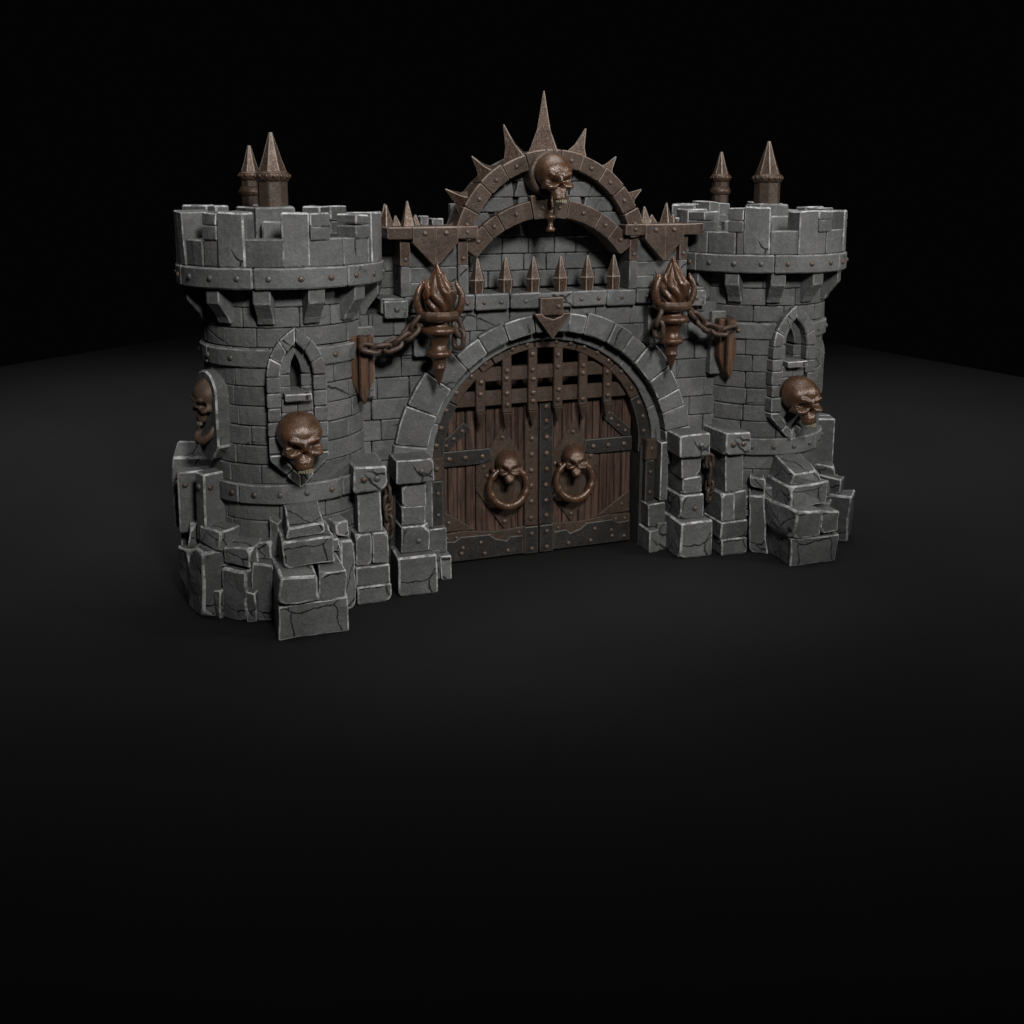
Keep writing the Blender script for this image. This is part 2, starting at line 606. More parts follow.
def ring_bricks(mb, c, r, z0, z1, row=.2, thick=.2, skip=None, mat='stone', edge='stone_soft_edge', jit=.010, wdeg=(22, 42), bev=.010):
    """rows of bent bricks round a tower; skip = list of (angle centre, half width, z0, z1) left open"""
    nz = max(1, round((z1 - z0) / row))
    h = (z1 - z0) / nz
    gap = .010
    gd = math.degrees(gap / r)
    for k in range(nz):
        za, zb = z0 + k * h + gap / 2, z0 + (k + 1) * h - gap / 2
        a = random.uniform(0, 30)
        end = a + 360
        while a < end - .01:
            w = random.uniform(*wdeg)
            e = a + w
            if end - e < 12: e = end
            segs = [(a + gd / 2, e - gd / 2)]
            for (ac, hw, s0, s1) in (skip or []):
                if zb > s0 and za < s1:
                    new = []
                    for (p, q) in segs:
                        for off in (-360, 0, 360):
                            lo, hi = ac - hw + off, ac + hw + off
                            if q > lo and p < hi:
                                if p < lo: new.append((p, lo))
                                if q > hi: new.append((hi, q))
                                break
                        else:
                            new.append((p, q))
                    segs = new
            for p, q in segs:
                if q - p > 1.5:
                    arc_block(mb, c, r - thick, r + random.uniform(-jit, jit), p, q, za, zb, mat, edge, bev)
            a = e

# ================================================================== the setting
mb = MB()
bm = bmesh.new()
plan = [(11.46, 34.4), (-18.72, 7.58), (-22, -20), (18, -22), (17.12, -7.45)]
A = [bm.verts.new((x, y, 0)) for x, y in plan]
B = [bm.verts.new((x, y, -.8)) for x, y in plan]
bm.faces.new(A); bm.faces.new(B)
for q in range(5): bm.faces.new((A[q], A[(q + 1) % 5], B[(q + 1) % 5], B[q]))
setmat(mb, bm, 'tabletop'); mb.add(bm)
tab = mb.build('tabletop')
tab['kind'] = 'structure'

# ================================================================== the castle
castle = empty('castle_gatehouse', (0, 0, 0),
               'grey stone miniature castle gatehouse with two round towers, spiked arch and brown skulls',
               'castle')

# ------------------------------------------------------------------ towers
TC = {-1: (-3.0, .07), 1: (3.0, .07)}
TR = .868

def gothic(hw, zs, za, n=6):
    """right half of a pointed arch outline from spring (hw, zs) to apex (0, za)"""
    H = za - zs
    rad = (hw * hw + H * H) / (2 * hw)
    cx = hw - rad
    a1 = math.asin(min(1, H / rad))
    return [(cx + rad * math.cos(a1 * i / n), zs + rad * math.sin(a1 * i / n)) for i in range(n + 1)]

def tower(sx):
    c = TC[sx]
    mb = MB()
    # dark core behind the bricks
    lathe(mb, [(.58, 0), (.58, 3.62), (.0, 3.62)], (c[0], c[1], 0), 'stone_core', seg=40, smooth=False)
    skip = [(0, 13, 2.33, 2.86)]
    ring_bricks(mb, c, TR, .0, 1.21, .2, .26, skip)
    ring_bricks(mb, c, TR, 1.41, 2.66, .205, .26, skip)
    ring_bricks(mb, c, TR, 2.66, 3.06, .20, .26, skip)
    ring_bricks(mb, c, TR - .01, 3.06, 3.48, .21, .26)
    T = mb.build('round_tower', castle)
    # riveted bands
    for (z0, z1, r, nj, rv, step, a_off) in ((1.205, 1.415, .925, 5, .032, 17, 4), (2.655, 2.845, .905, 6, .032, 24, 28), (3.475, 3.69, 1.11, 7, .032, 16.36, 3)):
        mb = MB()
        for i in range(nj):
            a0 = i * 360 / nj + 30
            A0, A1 = a0 + .25, a0 + 360 / nj - .25
            if 2 < z0 < 3:          # the middle strap stops at the window surround
                A0, A1 = i * 55.5 + 13.2, i * 55.5 + 68.2
                if i == nj - 1: A1 = 346.8
            arc_block(mb, c, r - .26, r, A0, A1, z0, z1, 'stone', 'stone_edge', .014, step=5)
        n = int(round(360 / step))
        for i in range(n):
            a = i * 360 / n + a_off
            if 2 < z0 < 3 and (abs((a + 180) % 360 - 180) < 26): continue
            s, k = math.sin(R(a)), -math.cos(R(a))
            rivet(mb, (c[0] + (r + .002) * s, c[1] + (r + .002) * k, (z0 + z1) / 2 + random.uniform(-.006, .006)), (s, k, 0), rv)
        mb.build('riveted_band', T)
    # corbels
    nc = 12
    for i in range(nc):
        a = i * 360 / nc + 12
        mb = MB()
        # stepped bracket
        Mz = Matrix.Translation((c[0], c[1], 0)) @ Matrix.Rotation(R(a), 4, 'Z')
        bm = bmesh.new()
        w = .088
        prof = [(.76, 3.10), (.90, 3.10), (.93, 3.17), (1.055, 3.33), (1.055, 3.472), (.76, 3.472)]
        A = [bm.verts.new((-w, -r, z)) for r, z in prof]; B = [bm.verts.new((w, -r, z)) for r, z in prof]
        bm.faces.new(A); bm.faces.new(B)
        for q in range(len(prof)):
            bm.faces.new((A[q], A[(q + 1) % len(prof)], B[(q + 1) % len(prof)], B[q]))
        setmat(mb, bm, 'stone'); bmesh.ops.recalc_face_normals(bm, faces=bm.faces[:])
        bevel(mb, bm, .012, 'stone_edge'); mb.add(bm, M=Mz)
        mb.build('corbel', T)
    # parapet course and merlons
    mb = MB()
    a = 0
    while a < 359:
        w = random.uniform(16, 30)
        e = a + w if 360 - a - w > 10 else 360
        arc_block(mb, c, .80, 1.075 + random.uniform(-.012, .012), a + .3, e - .3, 3.692, 3.965 + random.uniform(-.012, .012), 'stone', 'stone_edge', .013)
        a = e
    arc_block(mb, c, .05, .82, 0, 359.9, 3.60, 3.70, 'stone_core', None, 0)
    mb.build('parapet', T)
    for i in range(8):
        ac = 7 + 45 * i
        hw = 13.6 + random.uniform(-1.5, 1.5)
        mb = MB()
        zt = (4.225 if ac < 100 or ac > 260 else 4.285) + random.uniform(-.02, .02)
        side = random.choice((-1, 1))
        # one tall stone and two stacked smaller stones
        split = ac + side * hw * random.uniform(.0, .3)
        zm = random.uniform(4.07, 4.12)
        lo, hi = ac - hw, ac + hw
        if side > 0:
            arc_block(mb, c, .79, 1.10, lo, split - .25, 3.692, zt, 'stone', 'stone_bright_edge', .015, jit=.014, rough=.009)
            arc_block(mb, c, .81, 1.09, split + .25, hi, 3.955, zm, 'stone', 'stone_edge', .013, jit=.008)
            arc_block(mb, c, .81, 1.09, split + .25, hi, zm + .008, zt - .01, 'stone', 'stone_bright_edge', .014, jit=.012, rough=.008)
        else:
            arc_block(mb, c, .79, 1.10, split + .25, hi, 3.692, zt, 'stone', 'stone_bright_edge', .015, jit=.014, rough=.009)
            arc_block(mb, c, .81, 1.09, lo, split - .25, 3.955, zm, 'stone', 'stone_edge', .013, jit=.008)
            arc_block(mb, c, .81, 1.09, lo, split - .25, zm + .008, zt - .01, 'stone', 'stone_bright_edge', .014, jit=.012, rough=.008)
        mb.build('merlon', T)
    # spires: an eight-sided spike post in the middle and a smaller one at the back
    for (x, y, z0, s, two) in ((c[0] + sx * .075, c[1] - .07, 4.2, 1.0, False), (c[0] + sx * .19, c[1] + 1.26, 4.0, .72, True)):
        mb = MB()
        zt = 5.11 if not two else 5.03
        rp = .165 * (1 if not two else .72)
        zc = zt - .47 if not two else zt - .37
        lathe(mb, [(rp, 0), (rp, zc - .09 - z0)], (x, y, z0), 'rusty_iron', seg=8, smooth=False, edge='rust', bev=.01)
        zb = zc - z0
        cr = rp + .014
        lathe(mb, [(rp, zb - .10), (cr, zb - .075), (cr + .012, zb - .045), (cr, zb - .012), (rp * .98, zb)], (x, y, z0), 'rust_spike', seg=16)
        if two:
            lathe(mb, [(rp * .9, zb - .29), (cr, zb - .27), (cr + .02, zb - .23), (rp, zb - .17)], (x, y, z0), 'rust_spike', seg=12)
        for i in range(14):
            aa = 2 * PI * i / 14
            rivet(mb, (x + (cr + .006) * math.sin(aa), y - (cr + .006) * math.cos(aa), z0 + zb - .045), (math.sin(aa), -math.cos(aa), 0), .022 if not two else .016, 'rust_spike')
        spike(mb, (x, y, zc), (x, y, zt), rp * .97, sides=8, bev=.007, waist=[(1, 0), (.70, .27), (0, 1)])
        mb.build('spire', T)
    for (x0, x1, y0, y1, z0, z1) in ((-.21, .21, -.21, .21, 3.70, 4.275), (.225, .40, -.15, .2, 3.70, 4.20), (-.16, .18, -.36, -.22, 3.70, 4.13)):
        mb = MB()
        box(mb, c[0] + sx * .075 + x0, c[0] + sx * .075 + x1, c[1] - .07 + y0, c[1] - .07 + y1, z0, z1, 'stone', 'stone_edge', .02, .012, .95)
        mb.build('spire_plinth', T)
    mb = MB()
    for k in range(9):
        z = k * .45
        box(mb, c[0] + sx * .19 - .24, c[0] + sx * .19 + .24, c[1] + .7, c[1] + 1.5, z + .004, z + .446, 'stone', 'stone_edge', .015, .008)
    mb.build('rear_pier', T)
    # window surround, one tall panel pointed at both ends
    mb = MB()
    yF, yB = -.872, -.62
    hwo, hwi = .305, .165
    zs, zao, zai = 2.57, 3.075, 2.915
    O = gothic(hwo, zs, zao, 6); I = gothic(hwi, zs, zai, 6)
    for s in (-1, 1):
        for (i0, i1) in ((0, 2), (2, 4), (4, 6)):
            poly = [(c[0] + s * x, z) for x, z in O[i0:i1 + 1]] + [(c[0] + s * x, z) for x, z in I[i0:i1 + 1][::-1]]
            if s < 0: poly = poly[::-1]
            poly = shrink(poly, .005)
            prism(mb, poly, yF + random.uniform(-.006, .006), yB, 'stone', 'stone_bright_edge' if s < 0 else 'stone_edge', .013)
        # side stones beside the opening
        z = zs
        while z > 1.80:
            h = random.uniform(.145, .185)
            zn = max(z - h, 1.76)
            if zn - 1.76 < .07: zn = 1.76
            xi = hwi if zn > 2.22 else random.uniform(.16, .2)
            xa, xb = sorted((c[0] + s * (xi + .004), c[0] + s * (hwo + random.uniform(-.006, .006))))
            prism(mb, [(xa, zn + .005), (xb, zn + .005), (xb, z - .005), (xa, z - .005)], yF + random.uniform(-.008, .008), yB, 'stone', 'stone_edge', .011)
            z = zn
        # slanting foot of the panel
        p = [(.305, 1.755), (.305, 1.70), (.145, 1.53), (.075, 1.60), (.19, 1.755)]
        q = [(.145, 1.525), (0, 1.375), (0, 1.52), (.072, 1.592)]
        for pl in (p, q):
            prism(mb, shrink([(c[0] + s * x, z) for x, z in pl], .004), yF - .012 + random.uniform(-.006, .006), yB, 'stone', 'stone_bright_edge', .012)
    # stones in the lower middle, behind the skull
    prism(mb, [(c[0] - .16, 2.19), (c[0] - .004, 2.19), (c[0] - .004, 2.325), (c[0] - .16, 2.325)], yF + .02, yB, 'stone', 'stone_edge', .011)
    prism(mb, [(c[0] + .004, 2.19), (c[0] + .16, 2.19), (c[0] + .16, 2.325), (c[0] + .004, 2.325)], yF + .024, yB, 'stone', 'stone_edge', .011)
    prism(mb, [(c[0] - .185, 1.76), (c[0], 1.53), (c[0] + .185, 1.76), (c[0] + .16, 2.18), (c[0] - .16, 2.18)], yF + .035, yB, 'stone', 'stone_edge', .011)
    mb.build('window_surround', T)
    # inner lancet frame with a slit and a sill
    mb = MB()
    y1, y2 = -.76, -.52
    a_, b_ = gothic(.168, zs, zai + .005, 6), gothic(.058, zs + .02, zai - .13, 6)
    for s in (-1, 1):
        poly = [(c[0] + s * x, z) for x, z in a_] + [(c[0] + s * x, z) for x, z in b_[::-1]]
        prism(mb, poly if s > 0 else poly[::-1], y1, y2, 'stone', 'stone_edge', .008)
        xa, xb = sorted((c[0] + s * .058, c[0] + s * .168))
        for (za, zb) in ((2.33, 2.44), (2.445, zs - .004)):
            prism(mb, [(xa, za), (xb, za), (xb, zb), (xa, zb)], y1, y2, 'stone', 'stone_edge', .008)
    mb.build('lancet_window', T)
    mb = MB()
    box(mb, c[0] - .135, c[0] + .145, -.94, -.58, 2.315, 2.415, 'stone', 'stone_bright_edge', .012, .006, slope=.025)
    mb.build('window_sill', T)
    SA = 67 if sx < 0 else 92
    # skulls: front one on the panel, one on the outer side over a stone plate
    skull('skull_ornament', T, (c[0] + (.0 if sx < 0 else .05), -.965, 1.905), (.58, .50, .63), tilt=R(-9), rz=R(6))
    mb = MB()
    Mz = Matrix.Translation((c[0], c[1], 0)) @ Matrix.Rotation(R(sx * SA), 4, 'Z')
    pl = [(-.25, 1.80), (-.13, 1.66), (.0, 1.60), (.13, 1.66), (.25, 1.80), (.25, 2.34)] + [(.25 * math.cos(R(t)), 2.34 + .25 * math.sin(R(t))) for t in range(20, 180, 20)] + [(-.25, 2.34)]
    prism(mb, pl, -.97, -.70, 'stone', 'stone_bright_edge', .018, M=Mz)
    mb.build('skull_plate', T)
    d = Vector((math.sin(R(sx * SA)), -math.cos(R(sx * SA)), 0))
    s2 = skull('skull_ornament', T, (c[0] + d.x * .93, c[1] + d.y * .93, 2.27), (.44, .36, .50), mat='old_skull', rz=R(sx * SA))
    s2['label'] = 'weathered brown skull with patches of grey, mounted on the outer side of its tower'
    mb = MB()
    jm = Matrix.Translation((c[0], c[1], 0)) @ Matrix.Rotation(R(sx * SA), 4, 'Z')
    tube(mb, [jm @ Vector((x, y, z)) for x, y, z in ((-.15, -.93, 2.04), (-.135, -.99, 1.92), (-.08, -1.04, 1.86), (0, -1.06, 1.85), (.08, -1.04, 1.86), (.135, -.99, 1.92), (.15, -.93, 2.04))], [.025, .036, .045, .05, .045, .036, .025], 'old_skull')
    mb.build('skull_jaw', T)
    return T

def shrink(poly, d):
    cx = sum(p[0] for p in poly) / len(poly); cz = sum(p[1] for p in poly) / len(poly)
    out = []
    for x, z in poly:
        L = math.hypot(x - cx, z - cz) or 1
        k = max(0, (L - d) / L)
        out.append((cx + (x - cx) * k, cz + (z - cz) * k))
    return out

def foot(sx, T):
    """loose looking base blocks round the foot of a tower"""
    c = TC[sx]
    def blk(name, a, r0, r1, w, z0, z1, mat='stone_cracked', edge='stone_bright_edge', bev=.018, jit=.015, top=.95, slope=0, twist=0):
        mb = MB()
        M = Matrix.Translation((c[0], c[1], 0)) @ Matrix.Rotation(R(sx * a), 4, 'Z') @ Matrix.Translation((0, -(r0 + r1) / 2, 0)) @ Matrix.Rotation(R(twist), 4, 'Z')
        h = (r1 - r0) / 2
        M = M @ Matrix.Rotation(R(random.uniform(-5, 5)), 4, 'Z')
        if z0 > 0: M = M @ Matrix.Translation((0, 0, z0)) @ Matrix.Rotation(R(random.uniform(-3, 3)), 4, 'Y') @ Matrix.Translation((0, 0, -z0 - .012))
        box(mb, -w / 2, w / 2, -h, h, z0, z1, mat, edge, bev * random.uniform(.9, 1.5), jit * 1.8, top * random.uniform(.88, 1), M=M, slope=slope + random.uniform(0, .07), rough=.022)
        mb.build(name, T)
    # stepped buttress in front
    for (x0, x1, y0, z0, z1, tp, sl, nm) in ((-.325, .335, -1.46, 0, .36, 1.02, 0, 'buttress_block'), (-.35, .06, -1.50, .365, .685, .95, 0, 'buttress_block'), (.07, .34, -1.485, .365, .66, .95, .02, 'buttress_block'), (-.265, .265, -1.30, .685, .945, .95, 0, 'buttress_block'), (-.195, .205, -1.22, .95, 1.27, .93, .19, 'buttress_block')):
        mb = MB()
        box(mb, c[0] + x0, c[0] + x1, y0, -.55, z0, z1, 'stone_cracked', 'stone_bright_edge', .024, .035, tp, slope=sl, rough=.022)
        mb.build(nm, T)
    # outward side (positive angle) and inward side
    blk('base_block', 24, .7, 1.13, .26, 0, .64, jit=.02)
    blk('base_block', 24, .7, 1.02, .20, .64, .86)
    blk('base_block', 39, .7, 1.15, .34, 0, .58)
    blk('base_block', 39, .7, 1.10, .32, .585, .85)
    blk('base_block', 60, .7, 1.24, .42, 0, .74, twist=8 * sx)
    blk('base_block', 58, .7, 1.10, .34, .745, .96)
    blk('base_block', 82, .7, 1.22, .34, 0, .62, twist=-6 * sx)
    blk('base_block', 82, .7, 1.14, .30, .62, .90)
    blk('base_block', 104, .7, 1.25, .40, 0, .78)
    blk('base_block', 124, .7, 1.2, .44, 0, .6)
    blk('base_block', 146, .7, 1.22, .42, 0, .7)
    blk('base_block', 168, .7, 1.18, .42, 0, .62)
    blk('base_block', -25, .7, 1.10, .22, 0, .80)
    blk('base_block', -25, .7, 1.0, .18, .80, 1.0)
    blk('base_block', 17, .7, .99, .14, .68, 1.06, mat='stone')
    if sx > 0:
        blk('base_block', 46, .8, 1.36, .36, 0, .60)
        blk('base_block', 47, .8, 1.22, .30, .60, .84)
    # loose smaller stones lodged between the big ones
    for (a, r, w, z0, h) in ((31, .98, .17, .60, .16), (49, 1.0, .18, .56, .20), (71, 1.02, .16, .70, .18), (92, 1.05, .2, .6, .2), (-17, .98, .13, .68, .2), (-33, .96, .13, .45, .3), (50, 1.12, .14, .0, .34), (30, 1.12, .12, .0, .36), (115, 1.12, .2, .55, .25)):
        blk('rubble_stone', a, r - .25, r + .06, w, z0, z0 + h, jit=.018)
    # tall riveted pillars on the outer side
    for (a, w, r1, z1) in ((66, .20, 1.10, 1.50), (90, .24, 1.22, 1.44)):
        mb = MB()
        M = Matrix.Translation((c[0], c[1], 0)) @ Matrix.Rotation(R(sx * a), 4, 'Z')
        box(mb, -w / 2, w / 2, -r1, -.7, .74, z1, 'stone', 'stone_bright_edge', .018, .012, .96, M=M)
        p = M @ Vector((0, -r1 - .0, z1 - .15)); d = (M.to_3x3() @ Vector((0, -1, 0)))
        rivet(mb, p, d, .034)
        p = M @ Vector((w / 2, -r1 + .08, z1 - .15)); d = (M.to_3x3() @ Vector((1, 0, 0)))
        rivet(mb, p, d, .03)
        mb.build('side_pillar', T)
    # rough slab leaning against the outer back
    mb = MB()
    M = Matrix.Translation((c[0], c[1], 0)) @ Matrix.Rotation(R(sx * 110), 4, 'Z')
    prism(mb, [(-.26, .7), (.26, .72), (.28, 1.3), (.2, 1.52), (.02, 1.66), (-.2, 1.60), (-.27, 1.25)], -1.26, -.7, 'stone_cracked', 'stone_bright_edge', .02, M=M)
    mb.build('rough_slab', T)

for sx in (-1, 1):
    T = tower(sx)
    foot(sx, T)

# ------------------------------------------------------------------ gate wall
GA = (0.0, 1.30)          # centre of the gate arch
mb = MB()
ri = 1.53
out = [(-2.5, 0), (-ri, 0)] + [(ri * math.sin(R(a)), GA[1] + ri * math.cos(R(a))) for a in range(-90, 91, 6)] + [(ri, 0), (2.5, 0), (2.5, 3.14), (-2.5, 3.14)]
prism(mb, out, -.20, .55, 'stone_core', None, 0)
brick_wall(mb, -2.45, 2.45, 0, 3.10, -.30, .12, .24, .30, .52, hole=(GA[0], GA[1], 1.60))
# back of the balcony and the wall beside the pillars
brick_wall(mb, -1.05, 1.05, 3.30, 4.3, .18, .12, .19, .24, .42)
prism(mb, [(-2.3, 3.14), (2.3, 3.14), (2.3, 3.95), (-2.3, 3.95)], .28, .55, 'stone_core', None, 0)
brick_wall(mb, -2.25, -1.72, 3.16, 3.92, .05, .25, .19, .24, .42)
brick_wall(mb, 1.72, 2.25, 3.16, 3.92, .05, .25, .19, .24, .42)
# upper masonry course standing slightly proud on both sides
brick_wall(mb, -2.1, -1.72, 2.86, 3.10, -.335, .1, .24, .2, .3)
brick_wall(mb, 1.72, 2.2, 2.86, 3.10, -.335, .1, .24, .2, .3)
wall = mb.build('gate_wall', castle)

# ledge of dressed stones with rivets
mb = MB()
cuts = [-2.02, -1.74, -1.30, -.93, -.52, -.14, .26, .70, 1.08, 1.36, 1.74, 2.02]
for i, (a, b) in enumerate(zip(cuts[:-1], cuts[1:])):
    yf = -.39 + random.uniform(-.012, .012)
    box(mb, a + .006, b - .006, yf, .18, 3.105 + random.uniform(-.008, .008), 3.285 + random.uniform(-.006, .006), 'stone', 'stone_edge', .015, .006)
    for f in ((.25, .75) if i in (0, 2, 3, 6, 9) else (.5,)):
        if i % 4 != 1:
            rivet(mb, (a + (b - a) * f, yf - .003, 3.195), (0, -1, 0), .026)
mb.build('ledge', wall)
# riveted corner stones under the ledge ends
for s in (-1, 1):
    mb = MB()
    box(mb, s * 1.85 - .13, s * 1.85 + .13, -.46, -.25, 3.07, 3.26, 'stone', 'stone_bright_edge', .014, .006)
    rivet(mb, (s * 1.85, -.463, 3.165), (0, -1, 0), .033)
    mb.build('corner_stone', wall)

# six spikes along the ledge
for i in range(6):
    x = -.865 + 1.70 * i / 5
    mb = MB()
    spike(mb, (x, -.25, 3.28), (x, -.25, 3.73), .095, sides=6, bev=.006, rot=0, waist=[(.85, 0), (1, .36), (0, 1)])
    mb.build('ledge_spike', wall)

# ------------------------------------------------------------------ stone gate arch
mb = MB()
joints = [-98, -80, -66, -53, -42, -31, -20, -7.5, 7.5, 15, 27, 36, 44, 56, 66, 73, 82, 98]
for a0, a1 in zip(joints[:-1], joints[1:]):
    m_ = abs(a0 + a1) / 2
    ro = 1.765 + (.10 if m_ > 45 else 0) + (.05 if a1 < -40 else 0) + random.uniform(-.03, .03)
    ed = 'stone_bright_edge' if random.random() < .55 else 'stone_edge'
    voussoir(mb, GA[0], GA[1], 1.53, ro, a0 + .22, a1 - .22, -.40 + random.uniform(-.012, .012), -.10, 'stone', ed, .014)
# plain reveal ring behind
for a0, a1 in zip(range(-98, 98, 28), range(-70, 99, 28)):
    voussoir(mb, GA[0], GA[1], 1.415, 1.56, a0 + .1, a1 - .1, -.235, .2, 'stone', 'stone_edge', .010)
mb.build('stone_arch', castle)

# ------------------------------------------------------------------ iron arch with rivets
mb = MB()
IA = (0.0, 1.345)
js = [-96, -60, -38, -30, -6, 18, 42, 64, 96]
for i, (a0, a1) in enumerate(zip(js[:-1], js[1:])):
    y0 = -.17 + random.uniform(-.006, .006)
    voussoir(mb, IA[0], IA[1], 1.262, 1.432, a0 + .25, a1 - .25, y0, .12, 'rusty_iron' if i not in (0, 7) else 'iron', 'rust' if i not in (0, 7) else 'iron_edge', .010)
    n = max(1, int((a1 - a0) / 8))
    for k in range(n):
        a = R(a0 + (a1 - a0) * (k + .5) / n)
        rr = 1.347 + random.uniform(-.02, .02)
        rivet(mb, (IA[0] + rr * math.sin(a), y0 - .003, IA[1] + rr * math.cos(a)), (0, -1, 0), .033)
mb.build('iron_arch', castle)

# ------------------------------------------------------------------ jambs beside the doors
for s in (-1, 1):
    mb = MB()
    def jb(x0, x1, y0, y1, z0, z1, mat='stone', edge='stone_edge', bev=.013):
        a, b = sorted((s * x0, s * x1))
        box(mb, a, b, y0, y1, z0, z1, mat, edge, bev, .007)
    jb(1.265, 1.52, -.19, .2, 0, 1.30, 'stone_core', None, 0)
    jb(1.30, 1.46, -.30, .1, 1.13, 1.40, 'rusty_iron', 'rust', .012)
    rivet(mb, (s * 1.38, -.303, 1.28), (0, -1, 0), .03)
    jb(1.31, 1.43, -.29, .1, .56, 1.125, 'iron', 'iron_edge', .012)
    for z in (.72, .98): rivet(mb, (s * 1.37, -.293, z), (0, -1, 0), .026)
    jb(1.46, 1.56, -.40, .0, .62, 1.38, edge='stone_bright_edge')
    jb(1.30, 1.54, -.40, .0, .30, .60, edge='stone_bright_edge')
    jb(1.27, 1.40, -.50, .0, 0, .29, edge='stone_bright_edge')
    jb(1.405, 1.56, -.46, .0, 0, .36, edge='stone_edge')
    mb.build('door_jamb', castle)

# ------------------------------------------------------------------ doors
DX = -.03
def door(s):
    mb = MB()
    xs = [.004]
    while xs[-1] < 1.15: xs.append(xs[-1] + random.uniform(.085, .135))
    xs[-1] = 1.262
    for a, b in zip(xs[:-1], xs[1:]):
        rr = 1.30
        def top(x): return IA[1] + math.sqrt(max(0, rr * rr - x * x))
        yf = -.0 + random.uniform(-.012, .012)
        tb = [min(2.0, top(x)) for x in (b, (a + b) / 2, a)]
        poly = [(a + .004, .012), (b - .004, .012), (b - .004, tb[0]), ((a + b) / 2, tb[1] + .001), (a + .004, tb[2])]
        prism(mb, [(s * x + DX, z) for x, z in poly], yf, .11, 'door_wood', 'door_wood', .010, ang=30)
    D = mb.build('gate_door', castle)
    def plate(name, poly, y0, mat, edge, rv=(), bev=.010, rr=.03, back=.0):
        mb = MB()
        prism(mb, [(s * x + DX, z) for x, z in poly], y0, back, mat, edge, bev)
        for (x, z) in rv:
            rivet(mb, (s * x + DX + random.uniform(-.006, .006), y0 - .002, z + random.uniform(-.006, .006)), (0, -1, 0), rr)
        return mb.build(name, D)
    # rusty diamond plate under the knocker
    plate('diamond_plate', [(.44, .36), (.80, .88), (.80, 1.12), (.46, 1.66), (.12, 1.12), (.12, .80)], -.030, 'rusty_iron', 'rusty_iron',
          [(.44, .46), (.46, 1.52), (.22, 1.13), (.70, 1.18), (.2, .72), (.66, 1.06)])
    # vertical centre band
    plate('centre_band', [(.012, .375), (.185, .375), (.185, 2.0), (.012, 1.985)], -.055, 'iron' if s > 0 else 'rusty_iron', 'iron_edge' if s > 0 else 'rust',
          [(.098, z) for z in (.48, .68, .88, 1.08, 1.28, 1.48, 1.68, 1.86)], rr=.034)
    plate('kick_band', [(.012, .02), (.19, .02), (.19, .368), (.012, .368)], -.075, 'iron', 'iron_edge', [(.10, .28), (.10, .09)], rr=.032)
    plate('hinge_strap', [(.60, 1.245), (.70, 1.215), (1.255, 1.215), (1.255, 1.40), (.62, 1.40)], -.05, 'iron', 'iron_edge',
          [(.72, 1.31), (.93, 1.31), (1.14, 1.31)], rr=.034)
    plate('kick_plate', [(.165, .02), (1.255, .02), (1.255, .385), (.95, .40), (.55, .355), (.165, .375)], -.045, 'rusty_iron', 'rust',
          [(.26, .30), (1.05, .33), (.64, .31), (1.18, .33)], rr=.024)
    plate('kick_plate_overlay', [(.205, .03), (1.24, .03), (1.24, .30), (1.08, .285), (1.0, .335), (.64, .325), (.56, .262), (.42, .222), (.37, .272), (.205, .262)], -.062, 'iron', 'iron_edge',
          [(.40, .10), (.70, .09), (.75, .24), (1.0, .12), (1.17, .10), (.98, .20)], rr=.028)
    plate('corner_plate', [(.80, .392), (1.25, .405), (1.25, .70)], -.03, 'rusty_iron', 'rust', [(1.14, .52)], rr=.026)
    plate('brace_strap', [(.86, 1.66), (.95, 1.74), (1.235, 1.50), (1.235, 1.408), (1.14, 1.408)], -.04, 'iron', 'iron_edge', [(.97, 1.64), (1.07, 1.55), (1.16, 1.47)], rr=.026)
    # skull knocker with ring
    sk = skull('knocker_skull', D, (s * .43 + DX, -.14, 1.17), (.36, .36, .43), mat='bronze', rz=R(-10), tilt=R(-18), teeth=False, sub=4)
    for e in (-1, 1):       # ears that carry the ring
        mb = MB()
        tube(mb, [(s * .43 + DX + e * (.165 + .015 * math.cos(t)), -.10 - .035 * math.sin(t), 1.07 + .055 * math.cos(t) + .03) for t in [2 * PI * k / 12 for k in range(12)]], .028, 'bronze', closed=True)
        mb.build('ring_lug', D)
    mb = MB()
    pts, rad = [], []
    for k in range(48):
        t = 2 * PI * k / 48
        pts.append((s * .43 + DX + .235 * math.sin(t), -.135 - .03 * (1 - math.cos(t)) * .8, .935 + .235 * math.cos(t)))
        near = min(abs(((t - q) + PI) % (2 * PI) - PI) for q in (PI, PI * .62, PI * 1.38, PI * .28, PI * 1.72))
        rad.append(.043 + .009 * math.cos(t - PI) + (.010 if near < .07 else 0))
    tube(mb, pts, rad, 'bronze', seg=12, closed=True)
    mb.build('knocker_ring', D)
    return D
for s in (-1, 1): door(s)

# ------------------------------------------------------------------ deep opening above the doors, closed by old planks
mb = MB()
for i in range(9):
    x = -1.3 + 2.6 * i / 9
    prism(mb, [(x + .005, 1.85), (x + .284, 1.85), (x + .284, 2.75), (x + .005, 2.75)], .40 + random.uniform(-.01, .01), .54, 'door_wood', 'door_wood', .01)
mb.build('inner_planks', castle)
